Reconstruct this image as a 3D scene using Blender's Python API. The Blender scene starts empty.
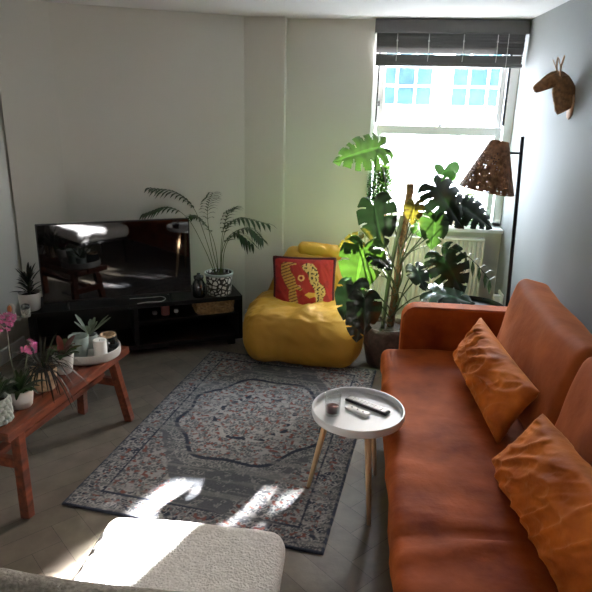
import bpy, bmesh, math, random
from mathutils import Vector as V, Matrix, noise
random.seed(7)
C = bpy.context.scene.collection
PI = math.pi
# ------------------------------------------------------------------ materials
def mat(name, col, rough=.5, metal=0, bump=0, bscale=50, var=0, vscale=8, sheen=0, sheen_tint=None, trans=0, spec=.5,
        coat=0, attr=False, vcols=None, stretch=(1,1,1), detail=6, sss=0):
    m = bpy.data.materials.new(name); m.use_nodes = True
    nt = m.node_tree; N = nt.nodes; L = nt.links; b = N['Principled BSDF']; out = N['Material Output']
    b.inputs['Base Color'].default_value = (*col, 1); b.inputs['Roughness'].default_value = rough
    b.inputs['Metallic'].default_value = metal; b.inputs['Specular IOR Level'].default_value = spec
    b.inputs['Coat Weight'].default_value = coat
    if sheen:
        b.inputs['Sheen Weight'].default_value = sheen; b.inputs['Sheen Roughness'].default_value = .35
        b.inputs['Sheen Tint'].default_value = (*(sheen_tint or col), 1)
    tc = N.new('ShaderNodeTexCoord'); mp = N.new('ShaderNodeMapping'); mp.inputs['Scale'].default_value = stretch
    L.new(tc.outputs['Object'], mp.inputs['Vector'])
    src = None
    if attr:
        a = N.new('ShaderNodeVertexColor'); a.layer_name = 'Col'; src = a.outputs['Color']
    if var:
        n = N.new('ShaderNodeTexNoise'); n.inputs['Scale'].default_value = vscale; n.inputs['Detail'].default_value = detail
        L.new(mp.outputs['Vector'], n.inputs['Vector'])
        r = N.new('ShaderNodeValToRGB'); L.new(n.outputs['Fac'], r.inputs['Fac'])
        r.color_ramp.elements[0].position = .3; r.color_ramp.elements[1].position = .7
        if vcols: c0, c1 = vcols
        else: c0 = [c*(1-var) for c in col]; c1 = [min(1, c*(1+var)) for c in col]
        if attr: c0 = (1-var,)*3; c1 = (1,)*3
        r.color_ramp.elements[0].color = (*c0, 1); r.color_ramp.elements[1].color = (*c1, 1)
        if attr:
            mx = N.new('ShaderNodeMix'); mx.data_type = 'RGBA'; mx.blend_type = 'MULTIPLY'; mx.inputs['Factor'].default_value = 1
            L.new(src, mx.inputs['A']); L.new(r.outputs['Color'], mx.inputs['B']); src = mx.outputs['Result']
        else: src = r.outputs['Color']
    if src: L.new(src, b.inputs['Base Color'])
    if bump:
        n2 = N.new('ShaderNodeTexNoise'); n2.inputs['Scale'].default_value = bscale; n2.inputs['Detail'].default_value = 4
        L.new(mp.outputs['Vector'], n2.inputs['Vector'])
        bp = N.new('ShaderNodeBump'); bp.inputs['Strength'].default_value = bump; bp.inputs['Distance'].default_value = .01
        L.new(n2.outputs['Fac'], bp.inputs['Height']); L.new(bp.outputs['Normal'], b.inputs['Normal'])
    if trans:
        t = N.new('ShaderNodeBsdfTranslucent'); mx = N.new('ShaderNodeMixShader'); mx.inputs['Fac'].default_value = trans
        hs = N.new('ShaderNodeMix'); hs.data_type = 'RGBA'; hs.blend_type = 'MULTIPLY'; hs.inputs['Factor'].default_value = 1
        hs.inputs['B'].default_value = (.9, .95, .45, 1)
        g = N.new('ShaderNodeGamma'); g.inputs['Gamma'].default_value = .7
        if src: L.new(src, g.inputs['Color'])
        else: g.inputs['Color'].default_value = (*col, 1)
        L.new(g.outputs['Color'], hs.inputs['A']); L.new(hs.outputs['Result'], t.inputs['Color'])
        if src:
            g2 = N.new('ShaderNodeGamma'); g2.inputs['Gamma'].default_value = 1.35; L.new(src, g2.inputs['Color']); L.new(g2.outputs['Color'], b.inputs['Base Color'])
        L.new(b.outputs['BSDF'], mx.inputs[1]); L.new(t.outputs['BSDF'], mx.inputs[2]); L.new(mx.outputs['Shader'], out.inputs['Surface'])
    return m
def emat(name, col, s):
    m = bpy.data.materials.new(name); m.use_nodes = True; b = m.node_tree.nodes['Principled BSDF']
    b.inputs['Emission Color'].default_value = (*col, 1); b.inputs['Emission Strength'].default_value = s; return m
def glass_thin(name, tint=(1,1,1), refl=.08):
    m = bpy.data.materials.new(name); m.use_nodes = True; nt = m.node_tree; N = nt.nodes; L = nt.links
    N.remove(N['Principled BSDF'])
    t = N.new('ShaderNodeBsdfTransparent'); t.inputs['Color'].default_value = (*tint, 1)
    g = N.new('ShaderNodeBsdfGlossy'); g.inputs['Roughness'].default_value = .02
    f = N.new('ShaderNodeLayerWeight'); p5 = N.new('ShaderNodeMath'); p5.operation = 'POWER'; p5.inputs[1].default_value = 4; L.new(f.outputs['Facing'], p5.inputs[0])
    ma = N.new('ShaderNodeMath'); ma.operation = 'MULTIPLY_ADD'; ma.inputs[1].default_value = .7; ma.inputs[2].default_value = .035; L.new(p5.outputs[0], ma.inputs[0])
    mx = N.new('ShaderNodeMixShader'); L.new(ma.outputs[0], mx.inputs['Fac'])
    L.new(t.outputs['BSDF'], mx.inputs[1]); L.new(g.outputs['BSDF'], mx.inputs[2])
    L.new(mx.outputs['Shader'], N['Material Output'].inputs['Surface']); return m

M = {}
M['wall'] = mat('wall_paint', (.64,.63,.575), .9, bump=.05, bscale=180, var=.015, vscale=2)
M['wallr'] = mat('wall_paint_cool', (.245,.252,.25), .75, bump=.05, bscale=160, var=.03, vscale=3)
M['wallb'] = mat('dark_taupe_paint', (.25,.24,.22), .9, bump=.05, bscale=180)
M['ceil'] = mat('ceiling_paint', (.70,.69,.67), .9, bump=.03, bscale=150)
M['white'] = mat('white_gloss_paint', (.78,.79,.79), .35, bump=.02, bscale=60)
M['blackrub'] = mat('black_rubber', (.012,.012,.014), .6)
M['floor'] = mat('floor_plank', (.2,.17,.13), .42, bump=.12, bscale=30, attr=True, var=.35, vscale=9, stretch=(1,1,1))
M['sofa'] = mat('rust_velvet', (.50,.125,.022), .75, bump=.25, bscale=25, var=.3, vscale=6, sheen=.55, sheen_tint=(1,.27,.06), spec=.2, vcols=((.18,.025,.003),(.40,.08,.010)))
M['sofa2'] = mat('tan_velvet', (.50,.17,.05), .75, bump=.2, bscale=25, var=.25, vscale=5, sheen=.45, sheen_tint=(1,.34,.12), spec=.2, vcols=((.22,.042,.007),(.42,.10,.02)))
M['pillow'] = mat('crinkled_velvet', (.55,.16,.02), .7, bump=.35, bscale=30, var=.3, vscale=7, sheen=.6, sheen_tint=(1,.45,.15), spec=.2, vcols=((.27,.052,.006),(.66,.18,.022)))
M['bean'] = mat('mustard_canvas', (.40,.215,.024), .62, bump=.12, bscale=200, var=.1, vscale=5, spec=.35)
M['boucle'] = mat('white_boucle', (.78,.78,.79), .95, bump=1, bscale=140, var=.15, vscale=90, sheen=.2, spec=.1)
M['boucle_shaded'] = mat('shaded_boucle', (.38,.37,.35), .95, bump=1, bscale=140, var=.25, vscale=90, spec=.1)  # darker copy of the white boucle, shade put into the backrest colour
M['rug'] = mat('rug_pile', (.3,.3,.3), .95, bump=.6, bscale=260, attr=True, spec=.1)
M['bench'] = mat('red_brown_wood', (.28,.06,.02), .38, bump=.15, bscale=14, var=.5, vscale=7, stretch=(5,.8,5), vcols=((.06,.012,.005),(.22,.052,.02)))
M['oak'] = mat('pale_beech', (.62,.41,.22), .45, bump=.05, bscale=30, var=.12, vscale=8, stretch=(6,6,1))
M['tabletop'] = mat('white_lacquer', (.80,.83,.87), .38, spec=.22)
M['stand'] = mat('black_brown_laminate', (.003,.0028,.0028), .4, spec=.2, bump=.03, bscale=20)
M['screen'] = mat('tv_screen', (.004,.004,.005), .035, spec=.8)
M['bezel'] = mat('black_plastic', (.01,.01,.011), .35)
M['blackm'] = mat('black_metal', (.012,.012,.014), .38, metal=.3)
M['blind'] = mat('grey_blind', (.10,.10,.10), .55, bump=.05, bscale=30, stretch=(.3,4,4))
M['cord'] = mat('pale_cord', (.7,.7,.68), .8)
M['rattan'] = mat('woven_rattan', (.34,.19,.11), .7, trans=.15, bump=.5, bscale=80, var=.4, vscale=40)
M['basket'] = mat('woven_seagrass', (.27,.15,.07), .8, bump=.7, bscale=90, var=.45, vscale=50)
M['deer'] = mat('carved_brown_wood', (.20,.095,.035), .6, bump=.6, bscale=100, var=.45, vscale=60)
M['deerplate'] = mat('pale_plywood', (.5,.3,.17), .6, var=.1, vscale=20)
M['rad'] = mat('radiator_enamel', (.66,.64,.57), .4)
M['soil'] = mat('dark_soil', (.03,.02,.013), .95, bump=.8, bscale=60)
M['leaf'] = mat('monstera_leaf', (.04,.12,.02), .3, attr=True, trans=.022, spec=.6, bump=.2, bscale=25)
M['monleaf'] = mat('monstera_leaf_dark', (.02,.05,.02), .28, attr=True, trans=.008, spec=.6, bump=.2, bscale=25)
M['bush'] = mat('bush_foliage', (.1,.2,.05), .85, attr=True, trans=.10, spec=.08)
M['leafdark'] = mat('dark_foliage', (.03,.075,.03), .45, attr=True, trans=.12, bump=.1, bscale=30)
M['stem'] = mat('green_stem', (.07,.12,.035), .5)
M['stemd'] = mat('dark_stem', (.05,.06,.03), .5)
M['moss'] = mat('coir_pole', (.12,.06,.03), .95, bump=1, bscale=90, var=.5, vscale=50)
M['ceram'] = mat('white_ceramic', (.62,.60,.56), .4, bump=.03, bscale=40)
M['greyc'] = mat('grey_green_ceramic', (.36,.40,.37), .4, var=.08, vscale=20)
M['sage'] = mat('sage_ceramic', (.33,.40,.37), .35, var=.12, vscale=15)
M['terra'] = mat('terracotta', (.38,.17,.1), .8, bump=.1, bscale=60, var=.15, vscale=12)
M['tan'] = mat('carved_tan_clay', (.52,.36,.22), .7, bump=.9, bscale=55, var=.35, vscale=45)
M['darkglass'] = mat('dark_glass', (.01,.014,.016), .08, spec=.8)
M['wax'] = mat('white_wax', (.92,.91,.87), .5)
M['pinkwax'] = mat('dusty_pink_wax', (.35,.16,.17), .5)
M['pink'] = mat('pink_petals', (.5,.13,.32), .6, trans=.2, var=.4, vscale=60)
M['dgrey'] = mat('dark_grey_plastic', (.03,.03,.035), .4)
M['lgrey'] = mat('silver_grey_plastic', (.34,.35,.37), .35)
M['wplastic'] = mat('white_plastic', (.75,.75,.75), .4)
M['wine'] = mat('dark_red_drink', (.16,.012,.01), .1)
M['glass'] = glass_thin('window_glass')
M['tumbler'] = glass_thin('clear_glass', (.93,.95,.95))
M['orange'] = mat('orange_label', (.62,.2,.07), .5, var=.3, vscale=50)
M['facade'] = mat('pale_render', (.8,.79,.76), .9, var=.04, vscale=1)
M['opane'] = mat('blue_grey_glazing', (.02,.045,.052), .5, spec=.08, var=.4, vscale=2)
M['ground'] = mat('grey_paving', (.35,.35,.35), .9, var=.1, vscale=1)
M['cushion'] = mat('printed_red_cotton', (.5,.02,.02), .8, attr=True, bump=.2, bscale=200)
M['piping'] = mat('dark_red_trim', (.06,.006,.012), .9, bump=.4, bscale=150)
def pebble():
    m = mat('pebble_pattern_glaze', (.8,.8,.78), .4); nt = m.node_tree; N = nt.nodes; L = nt.links
    tc = N.new('ShaderNodeTexCoord'); v = N.new('ShaderNodeTexVoronoi'); v.feature = 'DISTANCE_TO_EDGE'; v.inputs['Scale'].default_value = 34
    L.new(tc.outputs['Object'], v.inputs['Vector'])
    r = N.new('ShaderNodeValToRGB'); r.color_ramp.interpolation = 'LINEAR'
    r.color_ramp.elements[0].position = .12; r.color_ramp.elements[0].color = (.012,.012,.012,1)
    r.color_ramp.elements[1].position = .17; r.color_ramp.elements[1].color = (.72,.72,.7,1)
    L.new(v.outputs['Distance'], r.inputs['Fac']); L.new(r.outputs['Color'], N['Principled BSDF'].inputs['Base Color']); return m
M['pebble'] = pebble()

# ------------------------------------------------------------------ object helpers
def rootloc(p):
    r = V((0,0,0))
    while p: r = r + p.location; p = p.parent
    return r
def obj(name, bm, m, parent=None, smooth=True, angle=None, label=None):
    """bmesh in world coordinates -> one mesh object (stored relative to its parent)"""
    off = rootloc(parent)
    bm.normal_update()
    if off.length: bmesh.ops.translate(bm, verts=bm.verts, vec=-off)
    me = bpy.data.meshes.new(name); bm.to_mesh(me); bm.free()
    o = bpy.data.objects.new(name, me); C.objects.link(o)
    me.materials.append(M[m] if isinstance(m, str) else m)
    if smooth:
        for p in me.polygons: p.use_smooth = True
        if angle is not None:
            me.set_sharp_from_angle(angle=math.radians(angle))
    if parent: o.parent = parent
    if label: o['label'] = label
    return o
def tag(o, label, cat, group=None):
    o['label'] = label; o['category'] = cat
    if group: o['group'] = group
    return o
def thing(name, label, cat, loc, group=None):
    o = bpy.data.objects.new(name, None); C.objects.link(o); o.location = loc; o.empty_display_size = .05
    return tag(o, label, cat, group)
def struct(name, bm, m, parent=None, **k):
    o = obj(name, bm, m, parent, **k)
    if not parent: o['kind'] = 'structure'
    return o
def B(): return bmesh.new()
def box(bm, c, s, rot=0, bev=0, M3=None, seg=2):
    """box centre c, size s, rotated about z (deg) or by matrix M3, bevelled edges"""
    r = bmesh.ops.create_cube(bm, size=1); vs = r['verts']
    bmesh.ops.scale(bm, verts=vs, vec=s)
    if bev:
        es = {e for v in vs for e in v.link_edges}
        r2 = bmesh.ops.bevel(bm, geom=list(es), offset=bev, segments=seg, affect='EDGES', profile=.6)
        vs = list({v for f in r2['faces'] for v in f.verts} | {v for v in vs if v.is_valid})
    R = M3 if M3 is not None else Matrix.Rotation(math.radians(rot), 3, 'Z')
    for v in vs: v.co = R @ v.co + V(c)
    return bm
def bb(bm, x0, x1, y0, y1, z0, z1, bev=0):
    return box(bm, ((x0+x1)/2,(y0+y1)/2,(z0+z1)/2), (x1-x0,y1-y0,z1-z0), bev=bev)
def beam(bm, a, b, w, h, bev=.003, up=(0,0,1)):
    a = V(a); b = V(b); d = (b-a); L = d.length; d.normalize(); u = V(up)
    s = d.cross(u).normalized(); u = s.cross(d)
    R = Matrix((s, d, u)).transposed()
    return box(bm, (a+b)/2, (w, L, h), M3=R, bev=bev)
def tube(bm, pts, r, n=8, cap=True):
    pts = [V(p) for p in pts]; rs = r if isinstance(r, (list,tuple)) else [r]*len(pts)
    rings = []; up = V((0,0,1))
    for i, p in enumerate(pts):
        d = (pts[min(i+1,len(pts)-1)]-pts[max(i-1,0)]).normalized()
        a = d.cross(up)
        if a.length < 1e-3: a = d.cross(V((0,1,0)))
        a.normalize(); b = a.cross(d)
        if rings:
            pa = rings[-1][0].co-pts[i-1]; pa = pa-d*pa.dot(d)
            if pa.length > 1e-6: a = pa.normalized(); b = a.cross(d)
        rings.append([bm.verts.new(p+(a*math.cos(2*PI*k/n)+b*math.sin(2*PI*k/n))*rs[i]) for k in range(n)])
    for i in range(len(rings)-1):
        for k in range(n): bm.faces.new((rings[i][k],rings[i][(k+1)%n],rings[i+1][(k+1)%n],rings[i+1][k]))
    if cap:
        bm.faces.new(rings[0][::-1]); bm.faces.new(rings[-1])
    return bm
def spline(pts, n=6):
    pts = [V(p) for p in pts]; P = [pts[0]*2-pts[1]]+pts+[pts[-1]*2-pts[-2]]; out = []
    for i in range(1, len(P)-2):
        for k in range(n):
            t = k/n; a,b,c,d = P[i-1],P[i],P[i+1],P[i+2]
            out.append(.5*((2*b)+(c-a)*t+(2*a-5*b+4*c-d)*t*t+(3*b-a-3*c+d)*t**3))
    out.append(pts[-1]); return out
def lathe(bm, prof, c=(0,0,0), n=32, R=None, scale=(1,1)):
    c = V(c); rings = []
    for r, z in prof:
        if r < 1e-5: rings.append([bm.verts.new((0,0,z))])
        else: rings.append([bm.verts.new((r*math.cos(2*PI*k/n)*scale[0], r*math.sin(2*PI*k/n)*scale[1], z)) for k in range(n)])
    for a, b in zip(rings, rings[1:]):
        for k in range(n):
            k2 = (k+1)%n
            if len(a) == 1 and len(b) == 1: continue
            if len(a) == 1: bm.faces.new((a[0], b[k2], b[k])) 
            elif len(b) == 1: bm.faces.new((a[k], a[k2], b[0]))
            else: bm.faces.new((a[k],a[k2],b[k2],b[k]))
    for ring in rings:
        for v in ring: v.co = (R @ v.co if R is not None else v.co) + c
    bmesh.ops.recalc_face_normals(bm, faces=bm.faces)
    return bm
def softbox(bm, c, s, r, n=(10,10,4), R=None, fn=None):
    """rounded, subdivided box; fn(p_local)->displacement vector"""
    c = V(c); hx, hy, hz = s[0]/2, s[1]/2, s[2]/2; r = min(r, hx, hy, hz); seen = {}
    def vert(i,j,k):
        key = (i,j,k)
        if key in seen: return seen[key]
        p = V(((i/n[0]*2-1), (j/n[1]*2-1), (k/n[2]*2-1)))
        def warp(t, h):   # denser near the ends
            return math.copysign(h*(1-(1-abs(t))**1.4), t) if abs(t) > 0 else 0
        q = V((warp(p.x,hx), warp(p.y,hy), warp(p.z,hz)))
        inn = V((max(-hx+r,min(hx-r,q.x)), max(-hy+r,min(hy-r,q.y)), max(-hz+r,min(hz-r,q.z))))
        d = q-inn
        if d.length > 1e-9: q = inn+d.normalized()*min(r, d.length*1.0 if d.length < r*.999 and max(abs(p.x),abs(p.y),abs(p.z)) < .999 else r)
        if fn: q = q+fn(q)
        if R is not None: q = R @ q
        v = bm.verts.new(q+c); seen[key] = v; return v
    for a in range(3):
        b_, c_ = (a+1)%3, (a+2)%3
        for side in (0, n[a]):
            for i in range(n[b_]):
                for j in range(n[c_]):
                    idx = []
                    for di, dj in ((0,0),(1,0),(1,1),(0,1)):
                        t = [0,0,0]; t[a] = side; t[b_] = i+di; t[c_] = j+dj; idx.append(vert(*t))
                    if side == 0: idx.reverse()
                    bm.faces.new(idx)
    return bm
def nz(p, s=1, o=0): return noise.noise(V(p)*s+V((o,o*1.7,o*.3)))
def ridge(x): return 1-abs(x)*2
def setcol(bm, fn):
    cl = bm.loops.layers.float_color.get('Col') or bm.loops.layers.float_color.new('Col')
    for f in bm.faces:
        for l in f.loops: l[cl] = (*fn(l.vert), 1)
def ribbon(bm, pts, w, side=None, fold=.25, cols=None):
    """leaf blade: strip along pts with width profile; slight fold"""
    pts = [V(p) for p in pts]; rows = []; cl = bm.loops.layers.float_color.get('Col') or bm.loops.layers.float_color.new('Col')
    n = len(pts)
    for i, p in enumerate(pts):
        d = (pts[min(i+1,n-1)]-pts[max(i-1,0)]).normalized()
        s = V(side) if side is not None else d.cross(V((0,0,1)))
        s = s-d*s.dot(d)
        if s.length < 1e-3: s = d.cross(V((1,0,0)))
        s.normalize(); u = s.cross(d)
        ww = w[i] if isinstance(w,(list,tuple)) else w*math.sin(PI*min(.98,max(.06,(i+.35)/(n-.3))))**.8
        rows.append([bm.verts.new(p-s*ww+u*ww*fold), bm.verts.new(p), bm.verts.new(p+s*ww+u*ww*fold)])
    for a, b in zip(rows, rows[1:]):
        for k in (0,1):
            f = bm.faces.new((a[k],a[k+1],b[k+1],b[k]))
            for l in f.loops: l[cl] = (*(cols or (.05,.12,.04)), 1)

# ------------------------------------------------------------------ camera
def make_cam():
    f, pi_, ro, ya = 605.6, math.radians(17.929), math.radians(1.301), math.radians(5.963)
    cp, sp, cy, sy = math.cos(pi_), math.sin(pi_), math.cos(ya), math.sin(ya)
    F = V((-sy*cp, cy*cp, -sp)); Rt = V((cy, sy, 0)); U = Rt.cross(F)
    r = Rt*math.cos(ro)+U*math.sin(ro); u = -Rt*math.sin(ro)+U*math.cos(ro)
    cd = bpy.data.cameras.new('camera'); cd.sensor_width = 36; cd.lens = 36*f/592; cd.clip_start = .05
    co = bpy.data.objects.new('camera', cd); C.objects.link(co)
    R = Matrix((r, u, -F)).transposed().to_4x4(); co.matrix_world = Matrix.Translation((0,0,1.75)) @ R
    bpy.context.scene.camera = co
make_cam()

# ------------------------------------------------------------------ room shell
H = 2.31
A = V((-2.06,4.05,0)); ud = V((.895,.446,0)); nd = V((.446,-.895,0))       # TV wall: corner, direction, room-side normal
def T(u, d, z=0): return A+ud*u+nd*d+V((0,0,z))
def wallseg(bm, a, b, z0=0, z1=H, th=.12, side=1):
    """a wall slab whose room face runs a->b; thickness goes to the left of a->b when side=1"""
    a = V((a[0],a[1],0)); b = V((b[0],b[1],0)); d = (b-a); L = d.length; d.normalize(); n = V((-d.y,d.x,0))*side
    c = (a+b)/2+n*th/2; ang = math.degrees(math.atan2(d.y,d.x))
    return box(bm, (c.x,c.y,(z0+z1)/2), (L,th,z1-z0), rot=ang)
fl = B()   # floor: herringbone planks
ang = math.radians(47); PW, PL = .12, .6
ca, sa = math.cos(ang), math.sin(ang)
cl = fl.loops.layers.float_color.new('Col')
def plank(x, y, w, h):
    g = .0007; cs = [(x+g,y+g),(x+w-g,y+g),(x+w-g,y+h-g),(x+g,y+h-g)]
    P = [V((ca*p-sa*q-.7, sa*p+ca*q+1.2, 0)) for p, q in cs]
    c = sum(P, V())/4
    if not (-2.75 < c.x < 1.4 and -1.9 < c.y < 5.1): return
    k = random.uniform(.82, 1.12); base = (.165*k, .14*k*random.uniform(.97,1.03), .11*k)
    f = fl.faces.new([fl.verts.new(p) for p in P])
    for l in f.loops: l[cl] = (*base, 1)
nrat = int(PL/PW)
for i in range(-60, 60):
    for j in range(-12, 12):
        ox = i*PW + j*2*PL*0; 
        x = i*PW+j*PL; y = i*PW-j*PL
        plank(x, y, PL, PW)            # plank running along x
        plank(x, y+PW, PW, PL)   # plank running along y
base = B(); bb(base, -2.8, 1.4, -1.9, 5.1, -.08, -.0015)
floor = struct('floor', fl, 'floor', smooth=False)
sub = struct('floor_base', base, 'blackrub', smooth=False)
sub.parent = floor
cb = B(); bb(cb, -2.8, 1.4, -1.9, 5.1, H, H+.1); struct('ceiling', cb, 'ceil', smooth=False)
w = B(); wallseg(w, (-2.08,4.04), (-.90,4.628)); struct('wall_left', w, 'wall', smooth=False)
w = B(); bb(w, -.93, -.605, 4.65, 4.87, 0, H, .004); struct('trim_1', w, 'wall', smooth=False)     # chimney breast pier
Bx = V((-2.335,3.86,0))
w = B(); wallseg(w, Bx, A, th=.16); struct('trim_2', w, 'wall', smooth=False)                       # angled pier
w = B(); wallseg(w, (-2.58,-1.72), (-2.335,4.28)); struct('wall_far_left', w, 'wall', smooth=False)
w = B(); bb(w, -2.8, 1.3, -1.82, -1.7, 0, H); struct('wall_back', w, 'wallb', smooth=False)
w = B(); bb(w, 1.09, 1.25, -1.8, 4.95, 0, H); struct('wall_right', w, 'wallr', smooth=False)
# window wall with its opening
WX0, WX1, WZ0 = .035, 1.089, .84
w = B(); bb(w, -.62, WX0, 4.75, 4.95, 0, H); bb(w, WX0, 1.09, 4.75, 4.95, 0, WZ0-.03)
bb(w, WX0, WX1, 4.75, 4.95, 2.27, H); struct('wall_far', w, 'wall', smooth=False)
# skirting boards
def skirt(name, a, b):
    w = B(); wallseg(w, a, b, 0, .1, .015, side=-1); struct(name, w, 'white', smooth=False)
skirt('baseboard_left', (-2.06,4.05), (-.93,4.613)); skirt('baseboard_pier', (-.93,4.65), (-.605,4.65))
skirt('baseboard_far', (-.605,4.75), (1.09,4.75)); skirt('baseboard_far_left', (-2.575,-1.6), (-2.357,3.80)); skirt('baseboard_right', (1.09,4.75), (1.09,-1.7))
# ------------------------------------------------------------------ window
wr = bpy.data.objects.new('window_1', None); C.objects.link(wr); wr.location = (.55,4.87,WZ0); wr['kind'] = 'structure'
f = B(); fw = .035
bb(f, WX0, WX0+fw, 4.84, 4.93, WZ0, 2.27, .003); bb(f, WX1-fw-.026, WX1, 4.84, 4.93, WZ0, 2.27, .003); bb(f, WX0, WX1, 4.84, 4.93, 2.235, 2.27, .003)
bb(f, WX0, WX1, 4.84, 4.93, WZ0, WZ0+.03, .003); obj('window_frame', f, 'white', wr, smooth=False)
f = B()
for xa, xb in ((WX0+fw, WX0+fw+.012), (WX1-fw-.038, WX1-fw-.026)): bb(f, xa, xb, 4.842, 4.88, 1.6, 2.235)  # black strips stand in for the shadow gap beside the upper sash
obj('shadow_gap_strip', f, 'blackrub', wr, smooth=False)
def sash(z0, z1, y, top, bot, st=.045):
    f = B(); x0, x1 = WX0+fw+.012, WX1-fw-.038
    bb(f, x0, x0+st, y, y+.035, z0, z1, .005); bb(f, x1-st, x1, y, y+.035, z0, z1, .005)
    bb(f, x0+st-.001, x1-st+.001, y+.001, y+.034, z1-top, z1, .005); bb(f, x0+st-.001, x1-st+.001, y+.001, y+.034, z0, z0+bot, .005)
    s = obj('sash', f, 'white', wr, smooth=False)
    g = B(); bb(g, x0+st-.005, x1-st+.005, y+.016, y+.018, z0+bot-.005, z1-top+.005); obj('pane', g, 'glass', s, smooth=False)
    return s
s1 = sash(WZ0+.03, 1.585, 4.845, .065, .06); s2 = sash(1.54, 2.235, 4.885, .05, .045)
f = B(); lathe(f, [(.0,0),(.014,0),(.014,.008),(.006,.012),(.006,.02),(.0,.02)], (.56,4.86,1.585), 16); beam(f, (.545,4.86,1.60), (.585,4.86,1.602), .01, .008)
obj('sash_latch', f, 'lgrey', s1)
f = B(); bb(f, WX0+.02+.03, WX0+.02+.042, 4.87, 4.884, 1.72, 1.76); obj('sash_stop', f, 'blackrub', s2)
f = B(); bb(f, 0.0, 1.088, 4.69, 4.85, WZ0-.028, WZ0, .006); w = struct('window_sill', f, 'white', smooth=False); 
f = B(); bb(f, -.2, 1.3, 4.93, 5.09, WZ0-.08, WZ0-.005, .004); o = struct('trim_3', f, 'white', smooth=False)    # outer sill
w.name = 'trim_4'
# blind (bunched up)
bl = thing('window_blind', 'dark grey slatted window blind bunched up at the top of the window', 'blind', (.56,4.72,2.3))
f = B(); bb(f, .03, 1.085, 4.655, 4.668, 2.215, 2.305, .003); bb(f, .03, .042, 4.668, 4.74, 2.215, 2.305); bb(f, 1.073, 1.085, 4.668, 4.74, 2.215, 2.305)
bb(f, .042, 1.073, 4.668, 4.74, 2.27, 2.305); obj('valance', f, 'blind', bl, smooth=False)
for i in range(6):
    z = 2.200-.019*i; f = B(); box(f, (.556,4.70,z), (1.024-.004*(i%2), .048, .003), M3=Matrix.Rotation(math.radians(-58+3*(i%2)),3,'X'), bev=.001)
    obj('slat', f, 'blind', bl, smooth=False)
for i in range(9):
    z = 2.072-.0058*i; f = B(); bb(f, .045+.003*(i%2), 1.062-.003*((i*2)%3), 4.676, 4.728, z-.003, z+.003, .0008)
    o = obj('slat', f, 'blind', bl, smooth=False); o.location.y += .002*((i*7)%3-1)
f = B(); bb(f, .045, 1.068, 4.672, 4.731, 1.998, 2.023, .004); obj('bottom_rail', f, 'blind', bl, smooth=False)
for x in (.19,.41,.65,.88):
    f = B(); tube(f, [(x,4.669,2.21),(x,4.666,2.15),(x+.003,4.668,2.1),(x,4.669,2.03)], .0028, 6); lathe(f, [(0,-.008),(.006,-.005),(.006,.005),(0,.008)], (x,4.665,2.165), 8); obj('cord', f, 'cord', bl)
f = B(); tube(f, spline([(.95,4.664,2.25),(.952,4.664,1.9),(.948,4.664,1.62)],5), .0016, 5); obj('pull_cord', f, 'cord', bl)

# ------------------------------------------------------------------ radiator
rd = thing('radiator', 'cream panel radiator under the window sill', 'radiator', (.48,4.68,.2))
f = B(); X0, X1 = .02, .945; n = 28; zz0, zz1 = .2, .755
cols = []
for i in range(n*6+1):
    t = i/(n*6); x = X0+(X1-X0)*t; ph = (t*n)%1; d = .012*(.5-.5*math.cos(2*PI*ph))**2
    cols.append((x, 4.63+d))
vs = [[f.verts.new((x, y+(.0 if 0 < k < 3 else .006), z)) for (x,y) in cols] for k, z in enumerate((zz0, zz0+.02, zz1-.02, zz1))]
for a, b in zip(vs, vs[1:]):
    for i in range(len(cols)-1): f.faces.new((a[i],a[i+1],b[i+1],b[i]))
bb(f, X0, X1, 4.645, 4.655, zz0, zz1); obj('front_panel', f, 'rad', rd, angle=40)
f = B(); bb(f, X0-.004, X1+.004, 4.628, 4.72, zz1, zz1+.016, .004); obj('top_grille', f, 'rad', rd, smooth=False)
f = B(); bb(f, X0-.004, X0, 4.63, 4.72, zz0+.02, zz1); bb(f, X1, X1+.004, 4.63, 4.72, zz0+.02, zz1); bb(f, X0, X1, 4.70, 4.715, zz0, zz1); obj('rear_panel', f, 'rad', rd, smooth=False)
for x in (.15,.82):
    f = B(); bb(f, x, x+.03, 4.714, 4.749, .3, .7); obj('bracket', f, 'rad', rd, smooth=False)
f = B(); tube(f, [(.97,4.68,0),(.97,4.68,.22),(.94,4.68,.23)], .008, 8); lathe(f, [(0,0),(.018,0),(.02,.03),(.014,.05),(0,.05)], (.97,4.68,.2), 14); obj('valve', f, 'white', rd)

# ------------------------------------------------------------------ TV stand (open shelf unit)
rotw = 26.49
def tb(bm, u0, u1, d0, d1, z0, z1, bev=.002):
    c = T((u0+u1)/2, (d0+d1)/2, (z0+z1)/2); return box(bm, c, (abs(u1-u0), abs(d1-d0), z1-z0), rot=rotw, bev=bev)
U0, U1, D0, D1, ZT = -.30, 1.145, .10, .47, .385
ts = thing('tv_stand', 'long low black open-fronted TV stand along the left wall', 'tv stand', T(.4,.28,0))
f = B(); tb(f, U0, U1, D0, D1, ZT-.03, ZT); obj('top_board', f, 'stand', ts, smooth=False)
f = B(); tb(f, U0, U1, D0, D1, .05, .085); obj('bottom_board', f, 'stand', ts, smooth=False)
for u in (U0, .37, U1-.03):
    f = B(); tb(f, u, u+.03, D0, D1-(.01 if u == .37 else 0), .085, ZT-.03); obj('side_panel' if u != .37 else 'divider', f, 'stand', ts, smooth=False)
f = B(); tb(f, U0+.03, U1-.03, D0, D0+.008, .085, ZT-.03); obj('back_panel', f, 'stand', ts, smooth=False)
f = B(); tb(f, .40, U1-.03, D0+.01, D1-.03, .235, .25); obj('shelf', f, 'stand', ts, smooth=False)
for u in (U0+.05, U1-.1):
    for d in (D0+.03, D1-.08):
        f = B(); tb(f, u, u+.05, d, d+.05, 0, .05); obj('foot', f, 'stand', ts, smooth=False)
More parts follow.
